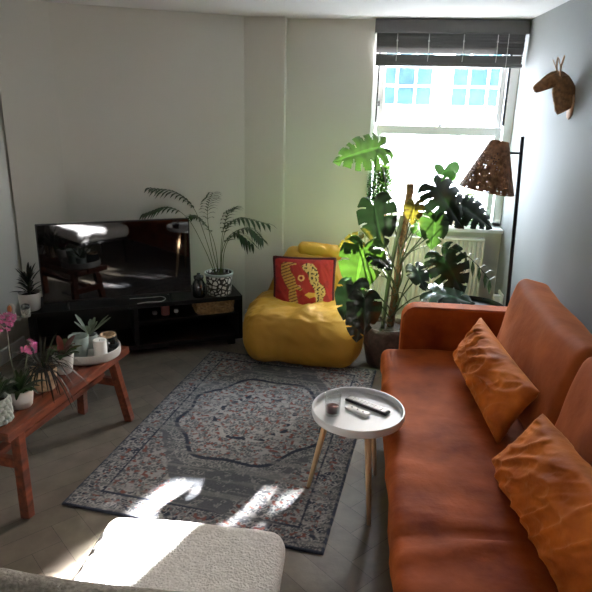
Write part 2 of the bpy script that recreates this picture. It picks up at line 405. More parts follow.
# television
tv = thing('television', 'large flat black television with a glossy screen on the low black stand', 'television', T(.29,.40,ZT))
u0, u1, z0, z1 = -.20, .785, .425, .96
f = B(); tb(f, u0, u1, .385, .41, z0, z1, .003); obj('casing', f, 'bezel', tv, smooth=False)
f = B(); tb(f, u0+.008, u1-.008, .409, .4115, z0+.016, z1-.008, 0); obj('screen', f, 'screen', tv, smooth=False)
f = B(); tb(f, u0+.2, u1-.2, .355, .386, z0+.05, z1-.22, .008); obj('rear_housing', f, 'bezel', tv, smooth=False)
for u in (u0+.15, u1-.15):
    f = B()
    for dd in (-.10,.06): beam(f, T(u,.40,z0+.004), T(u,.40+dd,ZT+.006), .02, .01)
    obj('foot', f, 'bezel', tv, smooth=False)
# ------------------------------------------------------------------ plants: helpers
def pot(parent, c, r0, r1, h, m, name='pot', fill=True, lip=.006, n=32):
    f = B(); prof = [(0,0),(r0*.9,0),(r0,.006),((r0+r1)/2*1.01,h*.5),(r1,h-.004),(r1-.002,h),(r1-lip,h-.001),(r1-lip-.002,h-.02),(r1-lip-.004,h-.035)]
    if not fill: prof += [(r0-lip,.012),(0,.012)]
    lathe(f, prof, c, n); p = obj(name, f, m, parent)
    if fill:
        f = B(); lathe(f, [(0,h-.018),(r1*.5,h-.014),(r1-lip-.001,h-.024)], c, 24)
        for v in f.verts: v.co.z += .004*nz(v.co, 60)
        obj('soil', f, 'soil', parent)
    return p
def arc(c, az, L, rise, droop, n=7, start=.01):
    c = V(c); d = V((math.cos(az), math.sin(az), 0)); out = []
    for i in range(n):
        t = i/(n-1); out.append(c+d*(start+L*t)+V((0,0,rise*t-droop*t*t)))
    return out
def frond(parent, pts, f0, ll, nl, r=.003, col=(.035,.075,.025), name='frond', wd=.011):
    f = B(); P = spline(pts, 6); n = len(P)
    tube(f, P, [r*(1-.7*i/n) for i in range(n)], 6)
    setcol(f, lambda v: (.10,.14,.04))
    for k in range(nl):
        t = f0+(1-f0)*k/(nl-1); x = t*(n-1); i = min(int(x), n-2); p = P[i].lerp(P[i+1], x-i); d = (P[i+1]-P[i]).normalized()
        s = d.cross(V((0,0,1))).normalized()
        if s.length < .1: s = V((1,0,0))
        L = ll*(.55+.45*math.sin(PI*min(1,(k+1)/(nl+.5))))*random.uniform(.85,1.1)
        for sg in (-1,1):
            dd = (d*.75+s*sg*.8+V((0,0,.12))).normalized(); sd = dd.cross(V((0,0,1))).normalized()
            q = [p+dd*L*a+V((0,0,-L*.55*a*a)) for a in (0,.3,.65,1)]
            c = [v*random.uniform(.7,1.3) for v in col]
            ribbon(f, q, [wd*.4,wd,wd*.8,.0005], cols=c)
    return obj(name, f, 'leafdark', parent)
# potted palm on the stand
pc = V((-1.00,4.15,ZT))
pp = thing('potted_palm', 'parlour palm with arching fronds in a black and white pebble-patterned pot', 'plant', pc)
pot(pp, pc, .085, .10, .165, 'pebble')
f = B(); lathe(f, [(.094,.150),(.104,.150),(.105,.168),(.094,.168),(.094,.150)], pc, 36); obj('rim', f, 'sage', pp)
b0 = pc+V((0,0,.145)); k = 4.15/4.1
for pts, f0, ll, nl in [
    ([b0+V((-.02,0,0)), (-1.08,4.13,.78), (-1.16,4.10,1.02), (-1.27,4.05,1.13), (-1.42,4.0,1.16)], .5, .13, 13),
    ([b0+V((-.03,.01,0)), (-1.10,4.12,.74), (-1.2,4.08,.95), (-1.32,4.02,1.03), (-1.46,3.98,.99)], .6, .12, 11),
    ([b0, (-1.05,4.15,.75), (-1.07,4.13,.95), (-1.05,4.10,1.06), (-1.01,4.05,1.13)], .48, .12, 11),
    ([b0+V((.02,0,0)), (-.97,4.13,.72), (-.93,4.10,.88), (-.83,4.05,.97), (-.63,4.0,.95)], .45, .13, 13),
    ([b0+V((.03,-.01,0)), (-.95,4.10,.70), (-.9,4.05,.82), (-.83,4.02,.87), (-.73,3.99,.81)], .45, .12, 10),
    ([b0+V((.01,.01,0)), (-.98,4.15,.75), (-.95,4.13,.9), (-.91,4.1,1.0), (-.86,4.07,1.04)], .45, .11, 10),
    ([b0+V((0,-.02,0)), (-1.0,4.08,.72), (-1.02,4.0,.88), (-1.08,3.95,.98), (-1.12,3.92,1.0)], .5, .10, 9),
    ([b0+V((.01,-.02,0)), (-.96,4.1,.72), (-.88,4.02,.86), (-.75,3.97,.92), (-.66,3.95,.86)], .55, .11, 10)]:
    frond(pp, pts, f0, ll, nl)
# dark jar beside it
jc = V((-1.128,4.062,ZT)); jr = thing('glass_jar', 'small dark glass jar with a lid beside the patterned palm pot', 'jar', jc)
f = B(); lathe(f, [(0,0),(.04,0),(.045,.01),(.045,.10),(.032,.125),(.03,.135),(0,.135)], jc, 28); obj('jar_body', f, 'darkglass', jr)
f = B(); lathe(f, [(0,.135),(.034,.135),(.036,.14),(.036,.155),(.012,.162),(.012,.175),(0,.178)], jc, 24); obj('lid', f, 'darkglass', jr)
# basket, candle and tray inside the stand
bc = T(.96,.30,.25); bk = thing('wicker_basket', 'flat brown woven basket on the shelf at the right end of the black stand', 'basket', bc)
def weave(bm, L, W, z0, z1, R, c, nrow=5):
    for r in range(nrow):
        z = z0+(z1-z0)*(r+.5)/nrow; P = []
        N_ = 72
        for i in range(N_+1):
            a = 2*PI*i/N_; x = L/2*math.copysign(abs(math.cos(a))**.35, math.cos(a)); y = W/2*math.copysign(abs(math.sin(a))**.35, math.sin(a))
            wv = 1+.018*math.sin(i*PI/2*1.0+r*PI); P.append(c+R@V((x*wv, y*wv, z+.002*math.sin(i*1.3+r))))
        tube(bm, P, (z1-z0)/nrow*.56, 6, cap=False)
Rw = Matrix.Rotation(math.radians(rotw), 3, 'Z')
for z0, nm, k in ((0,'basket_body',1.0),(.055,'basket_lid',1.04)):
    f = B(); weave(f, .27*k, .26*k, z0, z0+(.05 if nm == 'basket_body' else .035), Rw, bc, 4 if nm == 'basket_body' else 3)
    zz = .004 if nm == 'basket_body' else .086
    softbox(f, bc+V((0,0,zz+.002)), (.26*k,.25*k,.008), .004, (8,8,2), Rw)
    obj(nm, f, 'basket', bk)
cc = T(.60,.36,.25); f = B(); lathe(f, [(0,0),(.10,0),(.115,.006),(.118,.014),(.112,.014),(.10,.009),(0,.007)], cc, 36, scale=(1,.6))
tag(obj('glass_dish', f, 'tumbler'), 'shallow clear dish under the pink candle inside the black stand', 'dish')
cn = thing('pink_candle', 'dusty pink pillar candle inside the black stand', 'candle', cc+V((0,0,.0085)))
f = B(); lathe(f, [(0,0),(.03,0),(.031,.003),(.031,.072),(.028,.076),(0,.072)], cc+V((0,0,.0085)), 24); obj('wax', f, 'pinkwax', cn)
f = B(); tube(f, [cc+V((0,0,.078)), cc+V((.001,0,.09))], .001, 5); obj('wick', f, 'blackrub', cn)
for i, (du, rr) in enumerate(((-.075,.018),(.078,.016))):
    f = B(); q = cc+ud*du+V((0,0,.0145)); lathe(f, [(0,0),(rr*.8,0),(rr,.006),(rr,.022),(rr-.003,.022),(rr-.003,.005),(0,.005)], q, 16)
    tag(obj('tealight_holder', f, 'lgrey'), ['small silvery tealight holder left of the pink candle','small silvery tealight holder right of the pink candle'][i], 'candle holder', 'tealight holders inside the black stand')
# white cable on the stand top
f = B(); P = spline([T(.40,.455,ZT+.003),T(.47,.44,ZT+.003),T(.56,.45,ZT+.003),T(.60,.40,ZT+.003),T(.58,.34,ZT+.003),T(.5,.34,ZT+.003),T(.36,.33,ZT+.003)], 8)
tube(f, P, .0028, 6); tag(obj('white_cable', f, 'wplastic'), 'looped white cable lying on the black stand under the television', 'cable')
# left end of the stand: white pot plant, ornaments
def spiky(parent, c, n, L, rise, droop, w, col, seed=1, name='foliage', m='leafdark', azr=(0,2*PI), jit=.4, group=None):
    rnd = random.Random(seed); f = B()
    for i in range(n):
        az = azr[0]+(azr[1]-azr[0])*(i+rnd.random())/n; l = L*rnd.uniform(1-jit,1.1); q = rnd.uniform(.6,1.3)
        pts = arc(V(c)+V((0,0,rnd.uniform(0,.01))), az, l, rise*q, droop*rnd.uniform(.7,1.2)*q, 8)
        ribbon(f, pts, w*rnd.uniform(.8,1.1), cols=[v*rnd.uniform(.65,1.35) for v in col])
    return obj(name, f, m, parent)
wp = V((-2.15,3.60,ZT)); t = thing('dracaena_plant', 'small spiky dark dracaena in a white pot left of the television', 'plant', wp)
pot(t, wp, .062, .072, .12, 'ceram')
f = B(); tube(f, [wp+V((0,0,.10)), wp+V((.004,0,.2))], .008, 8); obj('stem', f, 'stemd', t)
for i, z in enumerate((.11,.135,.165,.19)): spiky(t, wp+V((0,0,z)), 11, .10-.012*i, .06+.02*i, .035, .010, (.018,.032,.018), 30+i)
q = V((-2.20,3.455,ZT)); t = thing('round_ornament', 'small round white ornament with an orange disc face left of the dracaena pot', 'ornament', q)
Rx = Matrix.Rotation(math.radians(-28), 3, 'Z') @ Matrix.Rotation(math.radians(78), 3, 'X')
f = B(); lathe(f, [(0,-.012),(.030,-.012),(.036,-.006),(.036,.006),(.030,.012),(.027,.009),(0,.009)], q+V((0,0,.047)), 32, R=Rx); obj('ring', f, 'ceram', t)
f = B(); lathe(f, [(0,.0095),(.024,.0095),(.022,.013),(0,.015)], q+V((0,0,.047)), 28, R=Rx); obj('disc_face', f, 'orange', t, label='orange domed disc face')
f = B(); softbox(f, q+V((0,0,.006)), (.06,.05,.012), .005, (6,6,2), Matrix.Rotation(math.radians(-28),3,'Z')); obj('base', f, 'ceram', t)
q = V((-2.105,3.462,ZT)); t = thing('lidded_jar', 'small cream patterned jar in front of the white dracaena pot', 'jar', q)
f = B(); lathe(f, [(0,0),(.024,0),(.027,.006),(.028,.05),(.024,.056),(0,.056)], q, 24)
M['pjar'] = mat('patterned_cream_glaze', (.5,.5,.42), .4, var=.6, vscale=70, vcols=((.10,.10,.09),(.6,.58,.5)))
obj('jar_body', f, 'pjar', t)
f = B(); lathe(f, [(0,.056),(.028,.056),(.03,.062),(.026,.078),(.012,.086),(0,.088)], q, 24); obj('lid', f, 'darkglass', t, label='dark domed lid')
f = B(); lathe(f, [(0,0),(.028,0),(.034,.006),(.034,.010),(.026,.006),(0,.005)], (-2.15,3.40,ZT), 24); tag(obj('white_dish', f, 'ceram'), 'tiny white dish at the front edge of the black stand', 'dish')

# ------------------------------------------------------------------ bean bag
def bean_fn(seed):
    def fn(p):
        a = .010*ridge(nz((p.x*1.2,p.y*2,p.z*2), 3.1, seed))+.02*nz(p, 2.3, seed+4)
        return V((p.x*.4,p.y*.4,p.z*1.5)).normalized()*a
    return fn
bg = thing('bean_bag', 'mustard yellow bean bag chair at the far edge of the rug', 'bean bag', (-.35,4.05,0))
f = B()
def bfn(p):
    # bulging, wrinkled seat
    top = max(0, p.z/.2)
    w1 = (.012*ridge(nz((p.x*1.0+p.y*.6, p.y*1.1-p.x*.4, p.z*.8), 5.0, 3))+.011*max(0,.35-abs(nz((p.x*.8+p.y,p.y*1.4-p.x,p.z), 7, 13)))/.35+.006*ridge(nz((p.x+p.z,p.y*2,p.z*.6),14,21)))*(.45+.65*top)
    fold = .04*math.exp(-((p.x-.06-.35*(p.y+.1))/.05)**2)*max(0,min(1,(p.z+.05)/.15))*max(0, 1-abs(p.y+.12)/.28)
    dip = -.05*math.exp(-((p.x/.22)**2+((p.y-.02)/.2)**2))*top
    sag = -.03*max(0,-p.z/.2)*0
    n_ = V((p.x*.5,p.y*.5,p.z)).normalized()
    return n_*(w1+.022*nz(p,3.2,9))+V((0,0,fold+dip+sag))
softbox(f, (-.355,4.06,.203), (.82,.68,.39), .16, (56,48,26), fn=bfn)
obj('seat', f, 'bean', bg)
f = B()
def bfn2(p):
    t = (p.z+.3)/.6; k = .16-.5*max(0,t-.3)*.9
    return V((p.x*(-.75*max(0,t-.35)), -.02*math.sin(t*3), 0))+V((p.x,p.y*2,p.z)).normalized()*(.016*ridge(nz(p,6,2))+.02*nz(p,4,7))
softbox(f, (-.36,4.40,.40), (.66,.22,.60), .10, (40,16,40), fn=bfn2)
obj('backrest', f, 'bean', bg)
f = B()
def bfn3(p): return V((0,0,.012*ridge(nz(p,12,5))-.05*(p.x/.14)**2*0))
softbox(f, (-.28,4.36,.69), (.34,.13,.09), .04, (26,10,8), Matrix.Rotation(.08,3,'Y'), bfn3)
obj('folded_top', f, 'bean', bg)
# pillow from four corners
def pillow(bm, Ac, Bc, Cc, Dc, th, n=40, seed=0, wr=.012, wscale=4, pinch=.08, plane=None):
    Ac,Bc,Cc,Dc = map(V,(Ac,Bc,Cc,Dc)); N_ = (Bc-Ac).cross(Dc-Ac).normalized()
    def pos(i,j,sg):
        s, t = i/n*2-1, j/n*2-1
        s2 = s*(1-pinch*(1-t*t)); t2 = t*(1-pinch*(1-s*s))
        a, b = (s2+1)/2, (t2+1)/2
        p = Ac*(1-a)*(1-b)+Bc*a*(1-b)+Cc*a*b+Dc*(1-a)*b
        e = max(0,1-s*s)**.5*max(0,1-t*t)**.5; h = th*e**.85
        q = V((a*1.3,b,sg*.7+seed)); ed = min(1, (1-max(abs(s),abs(t)))*6)
        qq = V((q.x*1.0+q.y*.5,q.y*.32-q.x*.2,q.z)); c1 = max(0,.22-abs(nz(qq,wscale,seed)))/.22; c2 = max(0,.3-abs(nz(qq,wscale*2.1,seed+3)))/.3
        d = wr*(c1*1.1+c2*.5+nz(q,1.7,seed+5)*1.2-.5)*ed
        return p+N_*(sg*(h+d*.8))
    top, bot = {}, {}
    for i in range(n+1):
        for j in range(n+1):
            top[i,j] = bm.verts.new(pos(i,j,1))
            bot[i,j] = top[i,j] if i in (0,n) or j in (0,n) else bm.verts.new(pos(i,j,-1))
    for i in range(n):
        for j in range(n):
            bm.faces.new((top[i,j],top[i+1,j],top[i+1,j+1],top[i,j+1])); bm.faces.new((bot[i,j],bot[i,j+1],bot[i+1,j+1],bot[i+1,j]))
    return [top[i,0].co.copy() for i in range(n)]+[top[n,j].co.copy() for j in range(n)]+[top[i,n].co.copy() for i in range(n,0,-1)]+[top[0,j].co.copy() for j in range(n,-1,-1)], top, bot
def inpoly(x, y, P):
    c = False; j = len(P)-1
    for i in range(len(P)):
        if (P[i][1] > y) != (P[j][1] > y) and x < (P[j][0]-P[i][0])*(y-P[i][1])/(P[j][1]-P[i][1])+P[i][0]: c = not c
        j = i
    return c
P1 = [(150,120),(170,105),(245,103),(252,118),(205,128),(215,170),(245,215),(250,255),(292,288),(282,305),(248,290),(258,350),(268,400),(215,400),(200,350),(205,300),(175,250),(150,190)]
P2 = [(283,128),(310,105),(350,108),(378,140),(397,190),(397,230),(435,270),(442,310),(425,350),(430,400),(385,400),(378,340),(372,290),(340,240),(325,180),(300,160)]
P3 = [(305,330),(330,312),(375,310),(380,335),(340,350)]
def cushcol(a, b):
    X = 105+a*380; Y = 75+(1-b)*380
    if inpoly(X,Y,P1):
        return (.12,.035,.01) if math.sin(Y*.28+X*.12) > .55 else (.46,.23,.05)
    if inpoly(X,Y,P2):
        return (.03,.012,.01) if nz((X*.075,Y*.075,0),1) > .17 else (.50,.30,.12)
    if inpoly(X,Y,P3): return (.6,.3,.05)
    r = math.hypot(X-283,Y-212)
    if 12 < r < 22: return (.6,.32,.12)
    if r < 5: return (.05,.01,.01)
    if math.hypot((X-272)/1.0,(Y-280)/1.8) < 10: return (.6,.2,.2)
    return (.30,.007,.010) if nz((X*.03,Y*.03,1),1) < .3 else (.23,.006,.010)
cu = thing('red_cushion', 'square red cushion printed with two spotted yellow cats on the yellow bean bag', 'cushion', (-.37,4.16,.36))
f = B(); cA, cB, cC, cD = (-.585,4.10,.29), (-.155,4.07,.29), (-.165,4.21,.675), (-.605,4.22,.665)
edge, top, bot = pillow(f, cA, cB, cC, cD, .055, n=96, seed=2, wr=.006, pinch=.04)
idx = {}
for (i,j), v in list(top.items())+list(bot.items()): idx[v] = (i/96, j/96)
setcol(f, lambda v: cushcol(*idx[v])); obj('cover', f, 'cushion', cu)
f = B(); tube(f, edge[::2], .013, 6, cap=False); obj('piping', f, 'piping', cu, label='dark maroon edge trim')

# ------------------------------------------------------------------ rug
def rugcol(u, v):
    W, Lh = 1.2, 1.83
    du, dv = u-.6, v-.98
    n1 = nz((u,v,0), 34, 1); n2 = nz((u,v,3), 62, 2); big = nz((u,v,5), 3.2, 4); mid = nz((u,v,9), 24, 6)
    worn = nz((u*1.2,v*30,2), 2.0, 8)
    grey = V((.10,.108,.12)); cream = V((.36,.35,.345)); red = V((.17,.07,.06)); navy = V((.035,.043,.065))
    fil = abs(n1) < .085 or abs(n2) < .10
    bd = min(u, W-u, v, Lh-v)
    r = math.hypot(du/.43, dv/.50); r2 = r*(1+.05*math.cos(8*math.atan2(dv,du)))+.0
    c = grey.copy()
    if bd < .012: c = navy*1.3
    elif bd < .03: c = cream*.7 if fil else grey*.8
    elif bd < .125:
        c = cream*.85 if fil else (navy if mid > .12 else grey)
        if abs(bd-.078) < .02 and nz((u,v,7),45,3) > .22: c = red
    elif bd < .137: c = navy
    elif r2 < .93:
        c = cream*.95 if (fil or mid > .22) else grey*1.1
        if nz((u,v,7),44,3) > .30: c = red*1.15
        if abs(r2-.5) < .03: c = cream if n1 > 0 else navy
    elif r2 < .98: c = navy
    elif r2 < 1.12: c = cream*.8 if fil else grey
    else:
        k = abs(du)/.46+abs(dv)/.8
        if k > 1.32:
            c = cream*.8 if (fil or mid > .2) else grey*.9
            if nz((u,v,7),42,3) > .28: c = red
        else:
            c = grey if not (fil and mid > .12) else cream*.7
    wv = .5+.5*worn
    c = c.lerp(cream*.62, max(0,min(.6,(worn-.1)*1.6+big*.5)))
    c = c*(1+.25*nz((u,v,1),120,3))
    return c
f = B(); nu, nv = 250, 380; c0 = V((-1.265,2.168,0)); ru = V((math.cos(math.radians(-7.6)),math.sin(math.radians(-7.6)),0)); rv = V((-ru.y,ru.x,0))
cl = f.loops.layers.float_color.new('Col'); grid = []; gc = []
for i in range(nu+1):
    row = []; rc = []
    for j in range(nv+1):
        u, v = 1.2*i/nu, 1.83*j/nv
        p = c0+ru*u+rv*v; e = min(i,nu-i,j,nv-j)
        p.z = .009+.0008*nz(p,60)+.0015*nz(p,4) if e > 0 else .001
        row.append(f.verts.new(p)); rc.append((*rugcol(u,v),1))
    grid.append(row); gc.append(rc)
for i in range(nu):
    for j in range(nv):
        fc = f.faces.new((grid[i][j],grid[i+1][j],grid[i+1][j+1],grid[i][j+1]))
        for l, (a,b) in zip(fc.loops, ((i,j),(i+1,j),(i+1,j+1),(i,j+1))): l[cl] = gc[a][b]
tag(obj('patterned_rug', f, 'rug'), 'faded grey and rust medallion rug on the wooden floor', 'rug')

# ------------------------------------------------------------------ sofa
so = thing('sofa', 'long rust orange velvet sofa along the right wall', 'sofa', (.6,2.15,0))
YF, YN = 3.245, .88
f = B(); softbox(f, (.62,(YF+YN)/2+.0,.175), (.83,YF-YN+.18,.19), .03, (6,16,3)); obj('base', f, 'sofa', so)
def seatfn(p):
    k = max(0, p.z/.08)
    a = .006*ridge(nz((p.x*.9,p.y*3.2,0), 2.6, 11))*(1 if p.y < .3 else .5)+.006*nz(p,5,3)
    cr = .012*math.exp(-((p.y+.42-.25*p.x)/.025)**2)+.010*math.exp(-((p.y+.36+.2*p.x)/.02)**2)-.012*math.exp(-((p.y+.39-.03*p.x)/.02)**2)
    side = V((-.012*ridge(nz(p,4,2)) if p.x < -.25 else 0,0,0))
    crown = .012*(1-(p.x/.34)**2)
    return V((0,0,(a+cr+crown)*k))+side
f = B(); softbox(f, (.515,(YF+YN)/2,.34), (.70,YF-YN,.16), .05, (34,120,8), fn=seatfn); obj('seat_cushion', f, 'sofa', so)
for yy, s in ((YF+.065,0),(YN-.065,1)):
    f = B(); bm2 = f
    prof = []
    x0, x1, z0_, z1_, r_ = .265, 1.0, .12, .665, .085
    pts = [(x1,z0_),(x1,z1_)]+[(x0+r_-r_*math.sin(a), z1_-r_+r_*math.cos(a)) for a in [PI/2*k/8 for k in range(9)]]+[(x0,z0_)]
    rows = []
    for yk, ins in ((-.055,.012),(-.045,.0),(.045,0),(.055,.012)):
        cx, cz = (x0+x1)/2, (z0_+z1_)/2
        rows.append([bm2.verts.new((cx+(px-cx)*(1-ins/.37), yy+yk, cz+(pz-cz)*(1-ins/.27))) for px, pz in pts])
    for a, b in zip(rows, rows[1:]):
        for k in range(len(pts)): bm2.faces.new((a[k],a[(k+1)%len(pts)],b[(k+1)%len(pts)],b[k]))
    bm2.faces.new(rows[0][::-1]); bm2.faces.new(rows[-1]); bmesh.ops.recalc_face_normals(bm2, faces=bm2.faces)
    obj('armrest', f, 'sofa', so, angle=35)
f = B(); softbox(f, (1.0,(YF+YN)/2,.45), (.12,YF-YN+.18,.66), .05, (4,16,8)); obj('back_frame', f, 'sofa', so)
def backc(y0, y1, seed, dz=0):
    f = B(); L = y1-y0
    def fn(p):
        e = 1-min(1, abs(p.y)/(L/2))
        b = .035*(1-(2*p.y/L)**2)*(1-(p.z/.26)**2)
        top = .02*(abs(2*p.y/L)**3)*max(0,p.z/.24)
        return V((-b if p.x < 0 else 0, 0, top))+V((1,0,.4))*(.008*nz(p,4.5,seed)+.005*ridge(nz(p,6,seed)))
    R = Matrix.Rotation(math.radians(13), 3, 'Y')
    softbox(f, (.865,(y0+y1)/2,.635+dz), (.17,L,.48), .045, (12,46,26), R, fn); return obj('back_cushion', f, 'sofa2', so)
backc(2.17, 3.17, 1); backc(1.08, 2.155, 5)
for x in (.27,.95):
    for y in (YN+.05, YF-.05):
        f = B(); lathe(f, [(0,0),(.014,0),(.022,.09),(0,.09)], (x,y,0), 16); obj('leg', f, 'blackm', so)
# throw pillows
p1 = [(.60,2.22,.445),(.52,2.98,.50),(.64,3.0,.715),(.73,2.22,.69)]
f = B(); pillow(f, p1[0],p1[1],p1[2],p1[3], .08, n=90, seed=3, wr=.017, wscale=5)
tag(obj('throw_pillow', f, 'pillow'), 'crinkled rust velvet pillow nearer the far armrest of the orange sofa', 'pillow', 'throw pillows on the sofa')
p2 = [(.63,1.34,.45),(.545,2.07,.47),(.655,1.93,.75),(.72,1.25,.80)]
f = B(); pillow(f, p2[0],p2[1],p2[2],p2[3], .08, n=90, seed=8, wr=.017, wscale=5)
tag(obj('throw_pillow', f, 'pillow'), 'crinkled amber velvet pillow nearest the camera on the orange sofa', 'pillow', 'throw pillows on the sofa')

# ------------------------------------------------------------------ coffee table
tc_ = V((.035,2.355,0)); ct = thing('side_table', 'round white tray-top side table with pale wooden legs beside the sofa', 'table', tc_)
f = B(); lathe(f, [(0,.455),(.188,.455),(.197,.460),(.200,.468),(.200,.492),(.198,.495),(.193,.495),(.191,.492),(.191,.472),(.186,.468),(.183,.468),(.12,.468),(0,.468)], tc_, 72); obj('tray_top', f, 'tabletop', ct, angle=50)
for foot in ((-.178,2.449),(.109,2.223),(.14,2.60)):
    ft = V((*foot,0)); tp = tc_+(V((ft.x,ft.y,0))-tc_)*.58+V((0,0,.458)); ft = V((foot[0],foot[1],.002))
    f = B(); tube(f, [ft, ft.lerp(tp,.5), tp], [.009,.013,.0155], 16); obj('leg', f, 'oak', ct)
f = B(); lathe(f, [(0,.440),(.11,.440),(.115,.445),(.115,.4545),(0,.4545)], tc_, 32); obj('mounting_disc', f, 'oak', ct)
# remotes
def remote(name, a, b, w, h, mm, label, bl, top_m=None):
    a = V((*a,.4685)); b = V((*b,.4685)); d = (b-a); L = d.length; ang_ = math.atan2(d.y,d.x); R = Matrix.Rotation(ang_,3,'Z'); c = (a+b)/2
    t = thing(name, label, 'remote control', c, 'remote controls on the white table')
    f = B(); softbox(f, c+V((0,0,h/2)), (L,w,h), min(.006,h/2.2), (10,6,4), R); obj('casing', f, mm, t)
    if top_m:
        f = B(); softbox(f, c+V((0,0,h)), (L*.94,w*.82,.003), .0015, (10,6,2), R); obj('face_plate', f, top_m, t)
    for i in range(bl[0]):
        for j in range(bl[1]):
            x = -L*.38+L*.76*(i+.5)/bl[0]; y = (j-(bl[1]-1)/2)*w*.27
            f = B(); lathe(f, [(0,0),(.0036,0),(.0036,.0015),(.002,.0024),(0,.0024)], c+R@V((x,y,h+.001)), 10); obj('button', f, 'dgrey' if mm != 'dgrey' else 'lgrey', t)
remote('remote_control', (-.015,2.475), (.165,2.355), .042, .014, 'dgrey', 'long dark television remote with a silver face on the white table', (9,3), 'lgrey')
remote('remote_control', (-.015,2.395), (.08,2.325), .036, .013, 'wplastic', 'short white remote control in front of the longer dark remote on the table', (3,1))
g0 = V((-.075,2.33,.4685)); t = thing('glass_tumbler', 'clear glass tumbler with a little dark red drink on the white table', 'glass', g0)
f = B(); lathe(f, [(0,0),(.03,0),(.032,.004),(.036,.095),(.0345,.095),(.030,.012),(0,.010)], g0, 28); obj('tumbler', f, 'tumbler', t)
f = B(); lathe(f, [(0,.0105),(.0285,.0125),(.030,.036),(0,.036)], g0, 24); obj('drink', f, 'wine', t, label='dark red drink')

# ------------------------------------------------------------------ boucle chair (foreground)
ch = thing('boucle_chair', 'white boucle armless chair in the foreground with a patch of sunlight on its seat', 'chair', (-.47,1.3,0))
def seat2(p):
    tp = 1+.02*p.y
    return V((p.x*(.03*(-p.y)), 0, 0))+V((0,0,1))*(.010*(1-(p.x/.3)**2)*(1 if p.z > 0 else 0)+.0035*nz(p,22,2)+.002*nz(p,60,1))
f = B(); softbox(f, (-.485,1.345,.355), (.61,.60,.13), .055, (60,60,12), fn=seat2); obj('seat', f, 'boucle', ch)
f = B(); softbox(f, (-.485,1.345,.277), (.57,.56,.03), .01, (6,6,2)); obj('seat_frame', f, 'blackm', ch)
def backf(p):
    return V((0, .02*(p.x/.35)**2, 0))+V((0,0,1))*(.003*nz(p,30,2))
f = B(); softbox(f, (-.46,.995,.533), (.66,.085,.43), .04, (50,8,26), Matrix.Rotation(math.radians(4),3,'X'), backf); obj('backrest', f, 'boucle_shaded', ch, label='boucle backrest coloured greyer for shade')
for x in (-.72,-.24):
    for y in (1.10,1.58):
        f = B(); tube(f, [(x+.25*(x+.48)*.2,y+(.02 if y > 1.3 else -.02),.001),(x,y,.27)], [.010,.014], 12); obj('leg', f, 'blackm', ch)

# ------------------------------------------------------------------ bench with plants
be = thing('wooden_bench', 'narrow red-brown wooden bench holding the row of plants', 'bench', (-1.5,2.5,0))
bd = V((.135,.93,0)).normalized(); bn = V((-bd.y,bd.x,0))           # along, and towards the left
c0b = V((-1.375,2.03,0))                                             # near right corner
Lb, Wb, ZB = .97, .29, .43
for k in range(3):
    f = B(); w0 = Wb*k/3+.001; w1 = Wb*(k+1)/3-.001
    c = c0b+bd*Lb/2+bn*((w0+w1)/2)+V((0,0,ZB-.02)); M3 = Matrix((-bn, bd, V((0,0,1)))).transposed()
    box(f, c, (w1-w0, Lb+.01*(k%2), .04), M3=M3, bev=.004); obj('top_plank', f, 'bench', be, smooth=False)
def bp(a, w_, z): return c0b+bd*a+bn*w_+V((0,0,z))
for a, aft in ((.10,.04),(.86,.915)):
    for w_, wf in ((.045,-.005),(Wb-.045,Wb+.005)):
        f = B(); beam(f, bp(aft,wf,.003), bp(a,w_,ZB-.035), .045, .04, up=bd, bev=.004); obj('leg', f, 'bench', be, smooth=False)
    f = B(); am = (a+aft)/2; beam(f, bp(am+.005,.03,.245), bp(am+.005,Wb-.03,.245), .03, .045, bev=.003); obj('crossbar', f, 'bench', be, smooth=False)
f = B(); beam(f, bp(.055,Wb/2,.27), bp(.90,Wb/2,.27), .045, .03, bev=.003); obj('stretcher', f, 'bench', be, smooth=False)
# bubble pot
def BP(x, y): return V((x,y,ZB))
q = BP(-1.475,2.12); t = thing('bubble_pot_plant', 'green leafy plant in a grey-green bubble-textured pot at the near bench end', 'plant', q)
pot(t, q, .052, .054, .115, 'greyc')
f = B()
for r in range(5):
    for k in range(14):
        a = 2*PI*(k+.5*(r%2))/14; bmesh.ops.create_icosphere(f, subdivisions=2, radius=.0125, matrix=Matrix.Translation(q+V((.053*math.cos(a),.053*math.sin(a),.015+.021*r))))
obj('bubble_relief', f, 'greyc', t)
spiky(t, q+V((0,0,.10)), 30, .085, .12, .05, .010, (.02,.05,.018), 3); spiky(t, q+V((0,0,.10)), 18, .05, .13, .03, .010, (.03,.065,.02), 4)
# white pot with pink flowers
q = BP(-1.452,2.268); t = thing('flowering_plant', 'pink-flowering plant in a plain white pot beside the bubble-textured pot', 'plant', q)
pot(t, q, .046, .056, .085, 'ceram')
spiky(t, q+V((0,0,.07)), 24, .10, .07, .06, .012, (.02,.045,.018), 9); spiky(t, q+V((0,0,.07)), 16, .05, .10, .03, .011, (.03,.06,.02), 10)
def flowers(parent, c, R_, n, seed):
    rnd = random.Random(seed); f = B()
    for i in range(n):
        d = V((rnd.gauss(0,1),rnd.gauss(0,1),rnd.gauss(0,.7))).normalized()*R_*rnd.uniform(.5,1); p = V(c)+d
        nn = (d.normalized()+V((.3,-.8,.3))).normalized(); a = nn.cross(V((0,0,1))).normalized(); b = a.cross(nn)
        for k in range(5):
            an = 2*PI*k/5+i; dr = a*math.cos(an)+b*math.sin(an); sd = nn.cross(dr); r = .0095
            vs_ = [p, p+dr*r*.6+sd*r*.4, p+dr*r+nn*.002, p+dr*r*.6-sd*r*.4]; f.faces.new([f.verts.new(v) for v in vs_])
    return obj('blossom_cluster', f, 'pink', parent)
